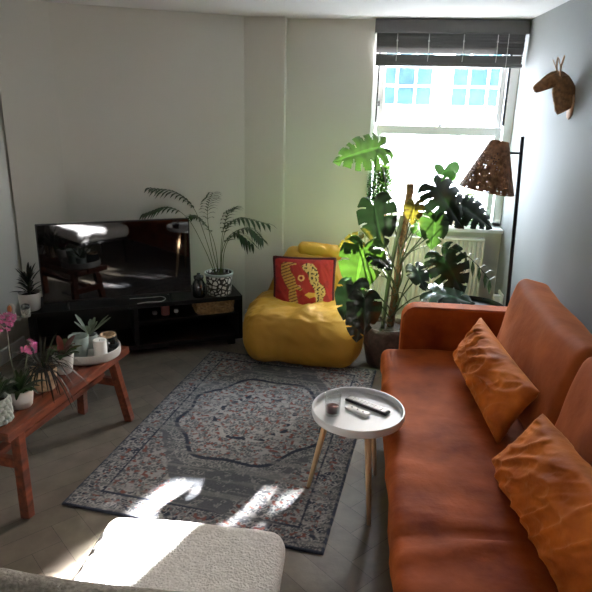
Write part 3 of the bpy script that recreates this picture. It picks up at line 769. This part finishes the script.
for pts, ctr, R_, n, sd in (([q+V((0,0,.07)),(-1.41,2.26,.62),(-1.38,2.25,.71)], (-1.375,2.25,.722), .036, 34, 1),
                            ([q+V((0,0,.07)),(-1.45,2.23,.66),(-1.43,2.2,.84)], (-1.435,2.2,.86), .05, 50, 2)):
    f = B(); tube(f, spline(pts,6), .0025, 6); obj('flower_stem', f, 'stemd', t); flowers(t, ctr, R_, n, sd)
# tan pot with long dark leaves
q = BP(-1.437,2.445); t = thing('spider_plant', 'plant with long thin drooping dark leaves in a carved tan pot', 'plant', q)
pot(t, q, .05, .062, .105, 'tan')
spiky(t, q+V((0,0,.095)), 34, .17, .17, .25, .0045, (.018,.018,.016), 21); spiky(t, q+V((0,0,.095)), 20, .10, .22, .12, .0045, (.03,.035,.02), 22)
spiky(t, q+V((0,0,.095)), 18, .22, .12, .28, .004, (.02,.02,.018), 23)
# white pot with green-red leaves
q = BP(-1.43,2.625); t = thing('foliage_plant', 'plant with glossy green and reddish leaves in a tapered white pot next to the tray', 'plant', q)
pot(t, q, .038, .052, .10, 'ceram')
spiky(t, q+V((0,0,.085)), 12, .10, .08, .05, .018, (.05,.11,.02), 31); spiky(t, q+V((0,0,.085)), 8, .07, .10, .05, .018, (.16,.045,.035), 32, name='red_foliage')
# tray and its things
q = BP(-1.395,2.855); R_ = .155
f = B(); lathe(f, [(0,0),(R_-.008,0),(R_-.002,.004),(R_,.012),(R_,.048),(R_-.003,.050),(R_-.007,.048),(R_-.008,.012),(R_-.014,.008),(R_-.018,.008),(R_*.5,.008),(0,.008)], q, 64)
tag(obj('round_tray', f, 'ceram', angle=50), 'round white tray at the far end of the wooden bench', 'tray')
zt = ZB+.0085
q = V((-1.315,2.80,zt)); t = thing('white_candle', 'thick white pillar candle on the round white tray', 'candle', q)
f = B(); lathe(f, [(0,0),(.033,0),(.0345,.002),(.0345,.100),(.031,.104),(.022,.098),(0,.095)], q, 32); obj('wax', f, 'wax', t)
f = B(); tube(f, [q+V((0,0,.094)), q+V((.001,0,.106))], .001, 5); obj('wick', f, 'blackrub', t)
q = V((-1.43,2.80,zt)); t = thing('sage_cup', 'pale sage green cup on the white tray left of the candle', 'cup', q)
f = B(); lathe(f, [(0,0),(.035,0),(.04,.006),(.052,.115),(.050,.117),(.047,.112),(.036,.012),(0,.01)], q, 36); obj('cup_body', f, 'sage', t)
f = B(); lathe(f, [(0,.075),(.0435,.075)], q, 24); obj('soil', f, 'soil', t)
q = V((-1.315,2.905,zt)); t = thing('dark_vase', 'dark glossy jar with a tan lip on the white tray right of the candle', 'jar', q)
f = B(); lathe(f, [(0,0),(.04,0),(.048,.012),(.05,.05),(.043,.08),(.041,.084)], q, 32); obj('jar_body', f, 'darkglass', t)
f = B(); lathe(f, [(.041,.084),(.044,.088),(.043,.094),(.036,.094),(.034,.086),(.034,.07)], q, 32); obj('lip', f, 'tan', t, label='tan lip')
q = V((-1.43,2.93,zt)); t = thing('succulent', 'pale grey-green stick-leaved succulent in a small pot at the back of the tray', 'plant', q)
pot(t, q, .034, .04, .075, 'greyc'); f = B(); rnd = random.Random(5)
cl = f.loops.layers.float_color.new('Col')
for i in range(13):
    az = 2*PI*i/13+rnd.uniform(-.2,.2); el = rnd.uniform(.25,.9); L = rnd.uniform(.10,.15); c = q+V((0,0,.07))
    d = V((math.cos(az)*math.cos(el),math.sin(az)*math.cos(el),math.sin(el)))
    ribbon(f, [c, c+d*L*.35, c+d*L*.75, c+d*L], [.005,.008,.012,.004], fold=.35, cols=(.20,.25,.20))
obj('foliage', f, 'leafdark', t)

# ------------------------------------------------------------------ floor lamp
lb = V((.985,3.80,0)); t = thing('floor_lamp', 'slim black floor lamp with a woven rattan cone shade behind the sofa', 'lamp', lb)
tp = V((.92,3.80,1.575)); a0 = lb+V((0,0,.02)); dl = (tp-a0).normalized()
f = B(); lathe(f, [(0,0),(.10,0),(.10,.012),(.096,.016),(.02,.018),(.012,.03),(0,.03)], lb, 40); obj('base', f, 'blackm', t)
f = B(); tube(f, [a0, tp], .012, 14); obj('pole', f, 'blackm', t)
jn = a0+dl*1.46
st = V((.785,3.76,1.545)); sbm = V((.742,3.76,1.262))
ax = (sbm-st).normalized()
f = B(); tube(f, [jn, V((st.x+.03,3.775,jn.z+.0)), st+ax*.015], .007, 10); obj('arm', f, 'blackm', t)
f = B(); tube(f, [st+ax*.005, st+ax*.07], .016, 14); lathe(f, [(0,-.03),(.022,-.018),(.03,.0),(.022,.02),(.01,.035),(0,.036)], st+ax*.1, 18); obj('bulb_holder', f, 'blackm', t)
# woven shade: real slats with gaps
f = B(); zx = -ax; s_ = zx.cross(V((0,1,0))).normalized(); b_ = zx.cross(s_); Ls = (sbm-st).length
NR, NC = 40, 84; r_top, r_bot = .05, .16
def sp(i, k, off=0):
    tt = i/NR; r = r_top+(r_bot-r_top)*tt+off; a = 2*PI*k/NC; return st+ax*(Ls*tt)+(s_*math.cos(a)+b_*math.sin(a))*r
rnd = random.Random(4)
ring = [[f.verts.new(sp(i,k,.0012*math.sin(PI*k)*(1 if i%2 else -1))) for k in range(NC)] for i in range(NR+1)]
for i in range(NR):
    for k in range(NC):
        hole = (i%2 == 1) and (k%2 == 1) and i > 7 and (rnd.random() < .45)
        if hole: continue
        f.faces.new((ring[i][k],ring[i][(k+1)%NC],ring[i+1][(k+1)%NC],ring[i+1][k]))
sh = obj('lamp_shade', f, 'rattan', t)
md = sh.modifiers.new('thick','SOLIDIFY'); md.thickness = .003
for rr, tt in ((r_top,0),(r_bot,1)):
    f = B(); tube(f, [st+ax*(Ls*tt)+(s_*math.cos(2*PI*k/48)+b_*math.sin(2*PI*k/48))*rr for k in range(49)], .004, 6, cap=False); obj('shade_rim', f, 'rattan', sh)
f = B()
for k in range(3):
    a = 2*PI*k/3+.4; tube(f, [st+ax*.01, st+ax*.004+(s_*math.cos(a)+b_*math.sin(a))*r_top], .002, 6)
obj('shade_spider', f, 'blackm', sh)
# black tray table behind the armrest
q = V((.72,3.70,0)); t = thing('black_table', 'round black metal tray table behind the sofa armrest', 'table', q)
f = B(); lathe(f, [(0,.51),(.205,.51),(.21,.515),(.21,.545),(.207,.548),(.204,.545),(.203,.52),(.198,.518),(.19,.518),(0,.518)], q, 56); obj('tray_top', f, 'blackm', t, angle=50)
for k in range(3):
    a = 2*PI*k/3+.6; f = B(); tube(f, [q+V((.19*math.cos(a),.19*math.sin(a),.002)), q+V((.13*math.cos(a),.13*math.sin(a),.512))], .008, 10); obj('leg', f, 'blackm', t)
# wall socket with plug
q = V((1.075,4.50,.36)); t = thing('wall_socket', 'white wall socket with a plugged-in adapter low on the right wall', 'socket', q)
f = B(); bb(f, 1.077, 1.09, 4.43, 4.57, .32, .405, .004); obj('faceplate', f, 'wplastic', t, smooth=False)
f = B(); bb(f, 1.03, 1.078, 4.47, 4.52, .335, .385, .006); obj('plug', f, 'wplastic', t, smooth=False)
f = B(); bb(f, 1.05, 1.078, 4.535, 4.565, .34, .38, .005); obj('plug', f, 'blackrub', t, smooth=False, label='black plug')
f = B(); tube(f, spline([(1.04,4.49,.337),(1.04,4.47,.2),(1.06,4.40,.03),(1.04,4.2,.012)],6), .003, 6); obj('lead', f, 'wplastic', t)

# ------------------------------------------------------------------ deer head trophy
q = V((1.09,3.54,1.74)); t = thing('deer_head', 'small brown wooden deer head with antlers mounted on the right wall', 'wall ornament', q)
f = B(); Rp = Matrix.Rotation(math.radians(90),3,'Y'); lathe(f, [(0,0),(.052,0),(.055,.004),(.055,.008),(.05,.012),(0,.012)], (1.078,3.54,1.755), 32, R=Rp, scale=(1.35,.8)); obj('mounting_plaque', f, 'deerplate', t)
f = B()
prof = [(1.085,1.745,.050,.075),(1.06,1.785,.046,.070),(1.035,1.83,.042,.060),(1.015,1.868,.040,.052),(.985,1.885,.038,.044),(.955,1.872,.033,.038),(.925,1.853,.025,.030),(.90,1.838,.020,.024),(.882,1.828,.012,.013)]
P = [V((x,3.54,z)) for x,z,_,_ in prof]; rings = []
for i, (x,z,ry,rz) in enumerate(prof):
    d = (P[min(i+1,8)]-P[max(i-1,0)]).normalized(); u = V((0,1,0)); w_ = d.cross(u)
    rings.append([f.verts.new(P[i]+u*ry*.75*math.cos(2*PI*k/14)+w_*rz*math.sin(2*PI*k/14)) for k in range(14)])
for a, b in zip(rings, rings[1:]):
    for k in range(14): f.faces.new((a[k],a[(k+1)%14],b[(k+1)%14],b[k]))
f.faces.new(rings[0]); f.faces.new(rings[-1][::-1]); bmesh.ops.recalc_face_normals(f, faces=f.faces)
bmesh.ops.subdivide_edges(f, edges=f.edges, cuts=1, use_grid_fill=True, smooth=.6)
obj('head', f, 'deer', t)
for s in (-1,1):
    f = B(); y = 3.54+s*.022
    tube(f, spline([(1.0,y,1.90),(.995,y+s*.02,1.95),(1.0,y+s*.035,2.0)],4), [.005]*8+[.002], 7); tube(f, [(.995,y+s*.015,1.935),(.975,y+s*.03,1.985)], [.004,.0015], 6); obj('antler', f, 'deerplate', t)
    f = B(); ribbon(f, [(1.01,y,1.89),(1.02,y+s*.03,1.905),(1.025,y+s*.055,1.90)], [.006,.011,.001], side=(1,0,0)); obj('ear', f, 'deer', t)

# ------------------------------------------------------------------ monstera
OUT = [(0,0),(.06,-.15),(.18,-.24),(.33,-.2),(.44,-.04),(.49,.16),(.46,.38),(.36,.6),(.21,.8),(.08,.93),(0,1.0)]
OUTS = spline([(a,b,0) for a,b in OUT], 8)
def outl(t): x = t*(len(OUTS)-1); i = min(int(x), len(OUTS)-2); return OUTS[i].lerp(OUTS[i+1], x-i)
def monleaf(parent, P, Td, Nd, L, slits=6, droop=.25, cup=.2, col=(.035,.10,.02), m='leaf', seed=0, tipcol=None):
    P = V(P); Td = V(Td).normalized(); Nd = V(Nd); Nd = (Nd-Td*Nd.dot(Td)).normalized(); S = Td.cross(Nd); rnd = random.Random(seed); f = B()
    cl = f.loops.layers.float_color.new('Col'); nt_, nv_ = 96, 12
    for sg in (-1,1):
        cen = [(.30+.58*(k+.5+rnd.uniform(-.15,.15))/slits, rnd.uniform(.36,.6)) for k in range(slits)]
        vs = {}
        for i in range(nt_+1):
            t = i/nt_; o = outl(t); ym = max(0,(t-.30)/.70)**1.15
            for j in range(nv_+1):
                v = j/nv_; x = o.x*v; y = ym*(1-v)+o.y*v - (.06*math.sin(PI*v)*(1-t) if t > .2 else 0)
                z = -droop*(max(0,y)**2)*.6 - cup*(x*x)*1.3 + .06*v*math.sin(t*34)*.35 + .03*math.sin(PI*v) 
                q_ = P+(S*sg*x+Td*y+Nd*z)*L
                vs[i,j] = f.verts.new(q_)
        for i in range(nt_):
            t = (i+.5)/nt_
            for j in range(nv_):
                v = (j+.5)/nv_; cut = False
                for c_, v0 in cen:
                    if v > v0 and abs(t-c_) < .006+.012*(v-v0)/(1-v0): cut = True
                if cut: continue
                q4 = [vs[i,j],vs[i+1,j],vs[i+1,j+1],vs[i,j+1]]
                if sg < 0: q4.reverse()
                try: fc = f.faces.new(q4)
                except ValueError: continue
                k = 1.0+(.9 if j == 0 else 0)+.15*math.sin(t*60)
                cc_ = col if tipcol is None else [a*(1-v)+b*v for a,b in zip(col,tipcol)]
                for l in fc.loops: l[cl] = (cc_[0]*k, cc_[1]*k, cc_[2]*k, 1)
    bmesh.ops.remove_doubles(f, verts=f.verts, dist=L*.0008)
    loose = [v for v in f.verts if not v.link_faces]; bmesh.ops.delete(f, geom=loose, context='VERTS')
    return obj('leaf', f, m, parent)
mp_ = V((.218,3.95,0)); mo = thing('monstera_plant', 'large monstera on a brown moss pole in front of the window', 'plant', mp_)
f = B(); prof = [(0,0),(.10,0),(.125,.02),(.15,.15),(.155,.27),(.152,.30),(.145,.30),(.142,.27),(.14,.26)]; lathe(f, prof, mp_, 40)
M['wickdark'] = mat('dark_glazed_pot', (.06,.035,.03), .5, bump=.6, bscale=60, var=.5, vscale=30)
obj('pot', f, 'wickdark', mo)
f = B(); lathe(f, [(0,.275),(.07,.28),(.1425,.265)], mp_, 30); obj('soil', f, 'soil', mo)
pb = V((.245,3.98,.27)); pt = V((.31,4.0,1.25)); f = B(); tube(f, [pb.lerp(pt,i/20)+V((.003*math.sin(i*2.1),.003*math.cos(i*1.7),0)) for i in range(21)], .024, 14); obj('moss_pole', f, 'moss', mo)
def pole_at(z): return pb.lerp(pt, (z-.27)/.98)
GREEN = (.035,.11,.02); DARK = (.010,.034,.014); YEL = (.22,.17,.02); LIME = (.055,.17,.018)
leaves = [ # attach point, tip direction, normal, length, slits, colour, petiole start height
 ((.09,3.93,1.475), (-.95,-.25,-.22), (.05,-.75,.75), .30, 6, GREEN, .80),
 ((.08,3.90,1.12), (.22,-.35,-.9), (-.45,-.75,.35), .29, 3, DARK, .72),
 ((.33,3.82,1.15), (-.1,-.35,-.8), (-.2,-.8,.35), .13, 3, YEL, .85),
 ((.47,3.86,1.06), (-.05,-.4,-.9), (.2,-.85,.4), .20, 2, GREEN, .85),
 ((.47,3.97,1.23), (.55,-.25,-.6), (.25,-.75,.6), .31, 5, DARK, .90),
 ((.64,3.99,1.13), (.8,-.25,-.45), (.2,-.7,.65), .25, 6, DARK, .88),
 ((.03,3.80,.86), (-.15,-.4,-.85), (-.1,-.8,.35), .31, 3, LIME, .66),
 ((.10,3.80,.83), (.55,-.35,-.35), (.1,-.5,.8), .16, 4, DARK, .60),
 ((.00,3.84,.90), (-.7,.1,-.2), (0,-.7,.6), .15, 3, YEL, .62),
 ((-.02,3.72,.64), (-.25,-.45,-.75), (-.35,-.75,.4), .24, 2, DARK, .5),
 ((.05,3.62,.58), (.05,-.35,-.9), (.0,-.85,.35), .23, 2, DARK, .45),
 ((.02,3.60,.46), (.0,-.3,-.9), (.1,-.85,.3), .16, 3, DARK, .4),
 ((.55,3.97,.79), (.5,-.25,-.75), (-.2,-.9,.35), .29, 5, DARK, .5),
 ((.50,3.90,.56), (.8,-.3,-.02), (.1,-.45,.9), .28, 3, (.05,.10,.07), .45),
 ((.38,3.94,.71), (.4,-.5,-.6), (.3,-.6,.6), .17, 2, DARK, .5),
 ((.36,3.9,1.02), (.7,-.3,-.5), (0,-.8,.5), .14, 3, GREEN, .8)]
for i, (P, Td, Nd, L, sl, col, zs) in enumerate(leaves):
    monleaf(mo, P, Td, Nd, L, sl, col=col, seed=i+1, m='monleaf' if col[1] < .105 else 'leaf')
    a = pole_at(zs); a = a+V((random.uniform(-.03,.03),-.015,-.12)); P = V(P)
    mid = a.lerp(P,.5)+V((0,-.02,.05 if P.z < 1 else .0)); base_ = pole_at(max(.32,zs-.3))+V((.0,-.02,0))
    f = B(); tube(f, spline([base_, a, mid, P],6), [.0065-.003*k/19 for k in range(19)], 7); obj('petiole', f, 'stemd', mo)
f = B()   # main trunk winding beside the pole
tube(f, spline([(.19,3.92,.27),(.20,3.93,.45),(.215,3.95,.65),(.24,3.955,.85),(.27,3.955,1.05)],6), .014, 10); obj('stem', f, 'stemd', mo)
for pts in ([(.22,3.95,.62),(.12,3.85,.66),(.05,3.80,.5),(.10,3.86,.30)], [(.22,3.95,.5),(.30,3.87,.55),(.36,3.83,.42),(.30,3.87,.29)], [(.22,3.95,.75),(.13,3.88,.70),(.10,3.86,.6)]):
    f = B(); tube(f, spline(pts,7), .0028, 6); obj('aerial_root', f, 'stemd', mo)
# slender drooping sprig on the right of the monstera
f = B(); P = spline([(.30,3.93,.80),(.45,3.95,.86),(.62,3.97,.84),(.74,3.95,.78),(.86,3.92,.66)], 6); tube(f, P, .003, 6); obj('petiole', f, 'stemd', mo)
f = B()
for k, (x, y, z) in enumerate(((.70,3.96,.80),(.745,3.95,.77),(.79,3.94,.73),(.83,3.93,.70),(.86,3.92,.66))):
    ribbon(f, [(x,y,z),(x+.004,y-.01,z-.045),(x+.006,y-.015,z-.10)], [.004,.013,.001], side=(1,.1,0), cols=(.03,.055,.035))
    ribbon(f, [(x,y,z),(x+.03,y,z+.02),(x+.055,y,z+.01)], [.003,.008,.001], cols=(.05,.07,.05))
obj('leaf', f, 'leafdark', mo, label='narrow drooping leaflets')

# ------------------------------------------------------------------ window sill plants
q = V((.15,4.765,WZ0)); t = thing('trailing_bush_plant', 'tall fine-leaved bright green bush on the left of the window sill', 'plant', q)
pot(t, q, .048, .062, .08, 'terra')
rnd = random.Random(12); f = B()
for i in range(2800):
    a = rnd.uniform(0,2*PI); z = rnd.uniform(.06,.44); r = (.06+.055*math.sin(PI*min(1,z/.46)))*rnd.uniform(.2,1)
    p = q+V((r*math.cos(a),r*math.sin(a)*.6,z)); d = V((math.cos(a),math.sin(a)*.6,rnd.uniform(-.2,1.0))).normalized()
    L = rnd.uniform(.02,.036); ribbon(f, [p,p+d*L*.5,p+d*L], [.002,.0085,.001], cols=[c*rnd.uniform(.6,1.3) for c in (.06,.15,.03)])
obj('foliage', f, 'bush', t)
for k in range(7):
    a = 2*PI*k/7; f = B(); tube(f, spline([q+V((.01*math.cos(a),.01*math.sin(a),.06)), q+V((.03*math.cos(a),.02*math.sin(a),.22)), q+V((.035*math.cos(a+.6),.02*math.sin(a+.6),.40))],4), .002, 5); obj('stem', f, 'stem', t)
q = V((.62,4.765,WZ0)); t = thing('rubber_plant', 'upright broad-leaved plant in a small pot on the right of the window sill', 'plant', q)
pot(t, q, .04, .05, .08, 'terra')
f = B(); tube(f, spline([q+V((0,0,.06)),q+V((.005,0,.2)),q+V((-.01,0,.40))],5), .004, 8); obj('stem', f, 'stemd', t)
f = B()
for (dx,dy,dz,z0_,L,w_,c) in ((-.5,-.3,1,.38,.14,.024,DARK),(.35,-.2,1,.36,.17,.04,DARK),(.15,-.5,.9,.34,.15,.045,GREEN),(.9,-.2,.35,.33,.16,.04,LIME),(.8,-.4,-.1,.30,.17,.04,LIME),(-.7,-.4,.2,.30,.10,.03,DARK),(.7,.1,.7,.32,.15,.04,LIME),(.4,-.6,-.3,.22,.13,.03,GREEN)):
    d = V((dx,dy,dz)).normalized(); p = q+V((0,0,z0_-.02)); L *= 1.35; w_ *= 1.35; ribbon(f, [p+d*L*s+V((0,0,-L*.25*s*s)) for s in (0,.15,.35,.55,.75,.9,1)], w_, side=(.9,.2,-.3) if abs(dx) < .6 else None, cols=c, fold=.3)
obj('foliage', f, 'leaf', t)
q = V((.80,4.755,WZ0)); t = thing('clear_bottle', 'small clear glass vase of leafy sprigs, thickened to block sun, on the window sill under the lampshade', 'vase', q)
f = B(); lathe(f, [(0,0),(.025,0),(.028,.01),(.028,.07),(.012,.10),(.012,.13),(.0105,.13),(.0105,.10),(.026,.068),(.026,.012),(0,.008)], q, 24); obj('vase_body', f, 'tumbler', t)
f = B(); rnd = random.Random(3)
for k in range(700):  # leaf mass added around the sprigs to keep sun off the rug
    a = rnd.uniform(0,2*PI); z = rnd.uniform(.05,.25); rr = rnd.uniform(.01,.15 if z < .18 else .09)
    p = q+V((rr*math.cos(a),rr*math.sin(a)*.4,z)); d = V((math.cos(a),math.sin(a)*.4,rnd.uniform(-.3,.6))).normalized()
    ribbon(f, [p,p+d*.018,p+d*.042], [.002,.011,.001], cols=[c*rnd.uniform(.6,1.3) for c in (.06,.13,.05)])
tube(f, [q+V((0,0,.02)), q+V((.01,0,.24))], .0015, 5); obj('sprigs', f, 'bush', t)

# ------------------------------------------------------------------ outside
f = B(); bb(f, -30, 40, 5.3, 60, -3.2, -3.0); struct('ground', f, 'ground', smooth=False)
bu = thing('opposite_building', 'pale rendered building with white-framed windows outside across the street', 'building', (2,15,-3))
f = B(); bb(f, -8, 14, 14.3, 20, -3, 3.3); obj('wall', f, 'facade', bu, smooth=False)
f = B(); bb(f, -8.1, 14.1, 14.12, 14.3, 1.42, 1.6, .02); bb(f, -8.1, 14.1, 14.2, 14.3, 1.24, 1.3, .02); obj('ledge', f, 'facade', bu, smooth=False)
f = B(); bb(f, -8.2, 14.2, 14.1, 20.1, 3.3, 3.5, .02); obj('parapet', f, 'facade', bu, smooth=False)
x = -6.03
while x < 12:
    wf = B(); W_ = 1.5 if (round(x*10)%2 == 0) else 1.5
    x0, x1, z0_, z1_ = x, x+1.62, 1.66, 2.95
    bb(wf, x0, x0+.06, 14.22, 14.3, z0_, z1_); bb(wf, x1-.06, x1, 14.22, 14.3, z0_, z1_)
    for k in range(4): bb(wf, x0, x1, 14.24, 14.3, z0_+(z1_-z0_-.05)*k/3, z0_+(z1_-z0_-.05)*k/3+.05)
    for k in (1,2,3): bb(wf, x0+(x1-x0)*k/4-.025, x0+(x1-x0)*k/4+.025, 14.24, 14.3, z0_, z1_)
    wn = obj('window', wf, 'white', bu, smooth=False)
    pf = B(); bb(pf, x0+.03, x1-.03, 14.28, 14.299, z0_+.03, z1_-.03); obj('pane', pf, 'opane', wn, smooth=False)
    x += 1.95

# ------------------------------------------------------------------ light
sc = bpy.context.scene
wd = bpy.data.worlds.new('sky'); sc.world = wd; wd.use_nodes = True; nt = wd.node_tree
bgn = nt.nodes['Background']; bgn.inputs['Strength'].default_value = 1
sk = nt.nodes.new('ShaderNodeTexSky'); sk.sky_type = 'NISHITA'; sk.sun_disc = False; sk.sun_elevation = math.radians(22); sk.sun_rotation = math.radians(22)
sk.air_density = 1.2; sk.dust_density = 3
mx = nt.nodes.new('ShaderNodeMix'); mx.data_type = 'RGBA'; mx.inputs['Factor'].default_value = .65
mx.inputs['B'].default_value = (7.6,8.7,10.2,1)
SKY = 2.5
nt.links.new(sk.outputs['Color'], mx.inputs['A']); nt.links.new(mx.outputs['Result'], bgn.inputs['Color']); bgn.inputs['Strength'].default_value = SKY
sl = bpy.data.lights.new('sun', 'SUN'); sl.energy = 220; sl.angle = math.radians(1.2); sl.color = (1,.975,.97)
so_ = bpy.data.objects.new('sun', sl); C.objects.link(so_)
az, el = math.radians(24), math.radians(18.7)
d = V((math.sin(az)*math.cos(el), math.cos(az)*math.cos(el), math.sin(el)))
so_.rotation_euler = d.to_track_quat('Z', 'Y').to_euler(); so_.location = (3,12,6)
pl = bpy.data.lights.new('window_portal', 'AREA'); pl.shape = 'RECTANGLE'; pl.size = 1.05; pl.size_y = 1.45; pl.cycles.is_portal = True
po = bpy.data.objects.new('window_portal', pl); C.objects.link(po); po.location = (.55,4.97,1.56); po.rotation_euler = (math.radians(-90),0,0)
vs_ = sc.view_settings; vs_.view_transform = 'Standard'; vs_.look = 'None'; vs_.gamma = 1; vs_.exposure = 0.95; vs_.use_curve_mapping = False
